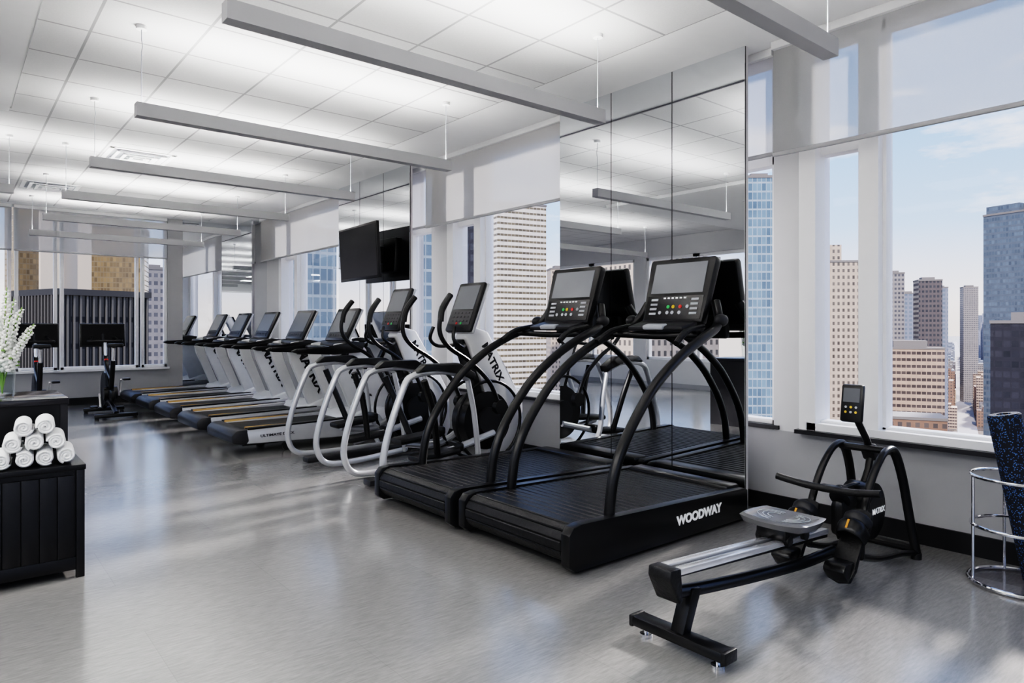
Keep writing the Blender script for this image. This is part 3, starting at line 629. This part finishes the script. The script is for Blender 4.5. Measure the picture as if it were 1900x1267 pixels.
# vase with flowers
vx, vy, vz = .23, 4.62, .816
tag(MB().lathe([(0, .0), (.05, 0), (.055, .01), (.06, .12), (.07, .2), (.066, .2), (.055, .12), (.048, .02), (0, .018)], (0, 0, 0)).build('vase', glass_mat('vase_glass', (.93, .95, .95))), 'clear glass vase holding the white flowers', 'vase').location = (vx, vy, vz)
fl = [(-.09, 0, .46), (.07, -.04, .47), (.02, .06, .58), (-.04, -.08, .54), (.05, .10, .52), (.12, .02, .38), (-.16, .06, .40), (.02, -.14, .42), (.10, -.13, .34)]
fp = ['leaning far left', 'upright on the right side', 'tallest, in the centre', 'tall, just left of centre', 'behind the right side', 'drooping to the right', 'drooping to the far left', 'in front of the bunch', 'short, at the front right']
for i, (dx, dy, hh) in enumerate(fl):
    t = thing('flower_spike', 'white flower spike with many blossoms, '+fp[i], 'flower', (vx, vy, vz+.02), 0, 'white flower spikes in the glass vase')
    P = lambda u: Vector((dx*u*u*1.0+dx*.2*u, dy*u*u+dy*.2*u, hh*u))
    MB().tube([P(k/8) for k in range(9)], .003, 6).build('stem', leafm, t)
    bl = MB()
    for k in range(64):
        u = .36+.62*k/64; c = P(u); a = k*2.4; r = .027*(1.15-u*.75)
        bl.ball((c.x+r*math.cos(a), c.y+r*math.sin(a), c.z), .017*(1.2-.8*u), (1, 1, .8), 6, 4)
    bl.build('blossoms', petal, t)
    lf = MB()
    for k in range(3):
        u = .42+.06*k; c = P(u); a = k*2.2; lf.ball((c.x+.03*math.cos(a), c.y+.03*math.sin(a), c.z+.01), .022, (.9*abs(math.cos(a))+.2, .9*abs(math.sin(a))+.2, .3), 6, 4)
    lf.build('leaves', leafm, t)
# ------------------------------------------------------------------ the city outside
GZ = -110
struct(MB().bx(-1500, 9000, -3000, 9000, GZ-1, GZ).build('ground', facade('city_ground', (.24, .22, .21), (.08, .09, .07), (.28, .24, .21), 22, 30, .8, 2)))
def ray(px, d): tt = (px-950)/1266.7; return (d*(.6374+.7705*tt), d*(.7705-.6374*tt))
roofm = pm('roof_grey', (.25, .235, .225), .8)
TP = []
def tower(name, label, px0, px1, ytop, d, mat, rot=.25, dep=1.0, plant=True, group=None, cat='building', zb=GZ, steps=0):
    x, y = ray((px0+px1)/2, d); w = (px1-px0)*d/1266.7/(abs(math.cos(rot))+dep*abs(math.sin(rot))); dp = w*dep
    tt = ((px0+px1)/2-950)/1266.7; face = math.atan2(.7705-.6374*tt, .6374+.7705*tt)
    t = thing(name, label, cat, (x, y, zb), face-PI/2+rot, group); h = 1.2+(606-ytop)*d/1266.7-zb
    MB().bx(-w/2, w/2, 0, dp, 0, h).build('facade', mat, t)
    MB().bx(-w/2-.2, w/2+.2, -.2, dp+.2, h, h+1).build('roof', roofm, t)
    if plant: MB().bx(-w*.3, w*.25, dp*.25, dp*.75, h+1, h+1+w*.12).build('rooftop_plant', roofm, t)
    if steps: MB().bx(-w/2, 0, dp*.1, dp*.9, h+1, h+1+steps).build('upper_tier', mat, t)
    TP.append((x, y, w)); return t
beige = facade('beige_concrete', (.55, .46, .38), (.07, .06, .055), (.26, .23, .20), 2.1, 2.9, .45, .5)
greyc = facade('grey_concrete', (.33, .31, .30), (.07, .07, .08), (.22, .22, .24), 2.2, 3.0, .6, .5)
brickc = facade('brick_block', (.30, .19, .14), (.07, .06, .06), (.22, .18, .16), 2.8, 3.4, .5, .5)
browng = facade('brown_grey_blocks', (.15, .13, .13), (.04, .045, .055), (.11, .11, .12), 2.2, 3.2, .6, .5)
blueg = facade('blue_glass', (.15, .18, .22), (.035, .055, .085), (.22, .28, .35), 1.3, 2.8, .8, .6, .15)
darkt = facade('dark_glass', (.04, .04, .05), (.02, .025, .03), (.08, .08, .10), 2.2, 3.2, .8, .6, .15)
stripe = facade('striped_white', (.80, .74, .66), (.07, .06, .05), (.32, .26, .17), 2.0, 2.75, .93, .38)
stripe2 = facade('striped_tan', (.50, .38, .30), (.06, .05, .05), (.17, .14, .13), 2.2, 3.3, .85, .45)
goldg = facade('gold_glass', (.24, .19, .125), (.05, .045, .04), (.46, .33, .18), .5, .95, .82, .80, .15)
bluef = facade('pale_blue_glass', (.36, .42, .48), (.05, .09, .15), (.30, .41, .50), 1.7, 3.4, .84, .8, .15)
hazyb = facade('hazy_block', (.42, .43, .48), (.24, .27, .33), (.34, .37, .44), 4, 4, .6, .55)  # distance haze is put into these lighter wall and glass colours
hazyd = facade('hazy_dark_block', (.26, .28, .33), (.15, .18, .23), (.22, .26, .31), 4, 4, .6, .55)  # darker variant, distance haze likewise mixed into its colours
tower('tower_block', 'beige concrete hotel tower in the narrow right window', 1522, 1606, 487, 300, beige, .35, 1, False, steps=7)
tower('tower_block', 'slim grey tower just right of the thick white mullion', 1643, 1680, 508, 460, greyc)
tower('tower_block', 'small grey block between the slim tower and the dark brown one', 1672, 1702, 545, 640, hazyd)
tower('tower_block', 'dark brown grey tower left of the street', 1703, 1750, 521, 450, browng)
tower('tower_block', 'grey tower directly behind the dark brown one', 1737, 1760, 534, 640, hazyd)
tower('tower_block', 'pale tower right of the street', 1787, 1816, 533, 1000, greyc)
tower('tower_block', 'tall blue glass tower at the right edge of the view', 1812, 1960, 394, 330, blueg, -.5, .8, steps=4)
tower('tower_block', 'dark glass tower below the tall blue one', 1838, 1990, 600, 210, darkt, -.2)
tower('tower_block', 'wide tan banded building in the middle of the right window', 1640, 1748, 648, 340, stripe2, .15, .5)
tower('tower_block', 'low brown roofed building under the tan banded one', 1600, 1750, 778, 250, brickc, .1, .6, False)
tower('tower_block', 'white striped tower filling the window beside the mirrors', 905, 1034, 380, 330, stripe, .5, .8, False)
tower('tower_block', 'tan tower right of the white striped one', 1018, 1070, 500, 420, beige, .2)
tower('tower_block', 'dark tower seen in the narrow pane left of the striped one', 860, 893, 200, 200, darkt, .2)
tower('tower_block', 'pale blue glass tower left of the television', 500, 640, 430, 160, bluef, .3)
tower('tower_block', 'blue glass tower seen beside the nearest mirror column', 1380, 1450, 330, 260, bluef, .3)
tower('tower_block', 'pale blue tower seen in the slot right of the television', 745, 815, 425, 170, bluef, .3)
tower('tower_block', 'gold glass tower behind the far left window', 28, 108, 250, 120, goldg, .3)
tower('tower_block', 'gold mirrored block behind the dark finned building', 112, 262, 420, 125, goldg, -.15)
tower('tower_block', 'pale office tower at the right of the far window', 266, 312, 500, 260, greyc, .2)
cl = thing('stone_pier', 'pale stone pier of the gold tower behind the far window', 'building', (*ray(92, 108), GZ)); MB().bx(-1.3, 1.3, -1.3, 1.3, 0, 140).build('shaft', pm('pale_stone', (.66, .57, .46), .7), cl); MB().bx(-1.5, 1.5, -1.5, 1.5, 140, 141).build('cap', roofm, cl)
cl = thing('stone_pier', 'wide beige stone pier between the two gold glass buildings', 'building', (*ray(140, 112), GZ)); MB().bx(-2.0, 2.0, -2.0, 2.0, 0, 140).build('shaft', bpy.data.materials['pale_stone'], cl); MB().bx(-2.2, 2.2, -2.2, 2.2, 140, 141).build('cap', roofm, cl)
# dark finned building
fx, fy = ray(196, 92)
fb = thing('finned_building', 'dark low building with vertical pale fins behind the far window', 'building', (fx, fy, GZ), math.atan2(.7705+.6374*.6, .6374-.7705*.6)-PI/2+.5)
W = 12; hh = 1.2+56*92/1266.7-GZ
MB().bx(-W/2, W/2, 0, W, 0, hh).build('facade', facade('charcoal_glass', (.035, .035, .037), (.03, .032, .038), (.06, .065, .07), 1.2, 3.5, .8, .8, .15), fb)
MB().bx(-W/2-.2, W/2+.2, -.4, W, hh, hh+.8).build('parapet', pm('charcoal_band', (.04, .04, .042), .6), fb)
fin = pm('pale_fin', (.13, .122, .112), .6)
for k in range(15):
    u = -W/2+.3+k*(W-.6)/14; MB().bx(u-.12, u+.12, -.22, 0, 0, hh).build('fin', fin, fb)
for k in range(15):
    u = .3+k*(W-.6)/14; MB().bx(-W/2-.22, -W/2, u-.12, u+.12, 0, hh).build('fin', fin, fb)
def tower_at(x, y, w, d, h, mat, label, rz=0):
    t = thing('tower_block', label, 'building', (x, y, GZ), rz); MB().bx(-w/2, w/2, -d/2, d/2, 0, h-GZ).build('facade', mat, t); MB().bx(-w/2-.3, w/2+.3, -d/2-.3, d/2+.3, h-GZ, h-GZ+1).build('roof', roofm, t)
tower_at(-150, 130, 30, 30, 20, beige, 'beige tower outside the left windows, seen only in the mirrors', .2)
tower_at(-190, 60, 40, 30, -5, bluef, 'blue block outside the left windows, seen only in the mirrors', .5)
# street and skyline laid out on a street grid
sx, sy = ray(1800, 620); ex, ey = ray(1773, 5000)
d = Vector((ex-sx, ey-sy, 0)).normalized(); nv = Vector((-d.y, d.x, 0)); A0 = Vector((sx, sy, 0)); nrm = nv*9
m = MB(); a = A0-d*200; b = Vector((ex, ey, 0)); a.z = b.z = GZ+.3
m.bm.faces.new([m.bm.verts.new(p) for p in (a-nrm, a+nrm, b+nrm, b-nrm)])
struct(m.build('road', pm('pale_road', (.34, .33, .34), .8)))
rnd = random.Random(5); cnt = 0; ang = math.atan2(d.y, d.x)
def vis(p):
    dd = .6374*p.x+.7705*p.y; u = .7705*p.x-.6374*p.y
    return dd, 950+1266.7*u/max(dd, 1)
for i in range(76):
    for j in range(-18, 19):
        if j == 0: continue
        off = math.copysign(9+14, j)+(j-math.copysign(1, j))*35
        p = A0+d*(-140+i*36)+nv*off; dd, px = vis(p)
        if dd < 380 or dd > 3000 or not (1640 < px < 1850 or 1030 < px < 1048) or cnt > 292: continue
        if any((p.x-q[0])**2+(p.y-q[1])**2 < (q[2]*.8+24)**2 for q in TP): continue
        w = rnd.uniform(21, 31); w2 = rnd.uniform(17, 28); r = rnd.random()
        if dd > 900 and r > .4 and abs(j) > 1: h = rnd.uniform(75, 150)
        else: h = rnd.uniform(8, 28) if r < .5 else rnd.uniform(28, 55) if r < .85 else rnd.uniform(60, 90)
        if abs(j) == 1: h = min(h, 50)
        top = 606-1266.7*(GZ+h-1.2)/dd
        if px < 1748 and top > 640: continue
        if px > 1842 and top > 605: continue
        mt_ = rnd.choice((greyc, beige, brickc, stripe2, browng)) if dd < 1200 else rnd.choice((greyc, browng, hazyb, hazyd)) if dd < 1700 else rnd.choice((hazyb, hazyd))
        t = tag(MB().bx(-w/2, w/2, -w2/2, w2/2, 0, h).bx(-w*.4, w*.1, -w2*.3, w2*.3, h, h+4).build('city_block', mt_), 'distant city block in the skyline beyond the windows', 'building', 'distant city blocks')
        t.location = (p.x, p.y, GZ); t.rotation_euler = (0, 0, ang); cnt += 1
# ------------------------------------------------------------------ world, suns, camera
w = bpy.data.worlds.new('World'); S.world = w; w.use_nodes = True; t = w.node_tree
bg = t.nodes['Background']; tc = t.nodes.new('ShaderNodeTexCoord'); sp = t.nodes.new('ShaderNodeSeparateXYZ'); lk(t, tc.outputs['Generated'], sp.inputs[0])
rp = t.nodes.new('ShaderNodeValToRGB'); els = rp.color_ramp.elements
els[0].position = 0; els[0].color = (.74, .68, .63, 1); els[1].position = .6; els[1].color = (.20, .33, .60, 1)
e1 = els.new(.03); e1.color = (.78, .74, .72, 1); e2 = els.new(.13); e2.color = (.45, .58, .78, 1); e3 = els.new(.3); e3.color = (.28, .44, .73, 1)
lk(t, sp.outputs[2], rp.inputs[0])
mp = t.nodes.new('ShaderNodeMapping'); mp.inputs['Scale'].default_value = (2.2, 2.2, 9); lk(t, tc.outputs['Generated'], mp.inputs[0])
nz = t.nodes.new('ShaderNodeTexNoise'); nz.inputs['Scale'].default_value = 2.3; nz.inputs['Detail'].default_value = 8; nz.inputs['Roughness'].default_value = .6; lk(t, mp.outputs[0], nz.inputs['Vector'])
cr = t.nodes.new('ShaderNodeValToRGB'); cr.color_ramp.elements[0].position = .52; cr.color_ramp.elements[1].position = .68; lk(t, nz.outputs[0], cr.inputs[0])
lk(t, mixc(t, math_(t, 'MULTIPLY', cr.outputs[0], .7), rp.outputs[0], (.97, .95, .94)), bg.inputs[0]); bg.inputs[1].default_value = 1.05
def sun(name, e, ang, col, direc):
    sn = bpy.data.lights.new(name, 'SUN'); sn.energy = e; sn.angle = ang; sn.color = col
    so = bpy.data.objects.new(name, sn); COL.objects.link(so); so.rotation_euler = Vector(direc).to_track_quat('-Z', 'Y').to_euler()
sun('sun', 2.3, .02, (1, .90, .78), (.62, .35, -.7))
sun('window_sun', 3.0, .07, (1, .94, .87), (-.85, -.10, -.47))  # second sun, added to throw light streaks in through the right windows
cam = bpy.data.cameras.new('camera'); co = bpy.data.objects.new('camera', cam); COL.objects.link(co)
co.location = (0, 0, 1.2); co.rotation_euler = (PI/2, 0, -math.radians(39.6)); cam.lens = 24; cam.sensor_width = 36; cam.shift_y = -.0145; cam.clip_end = 12000; cam.clip_start = .05
S.camera = co
S.view_settings.view_transform = 'Filmic'
try: S.view_settings.look = 'Very High Contrast'
except Exception: pass
S.view_settings.exposure = .5
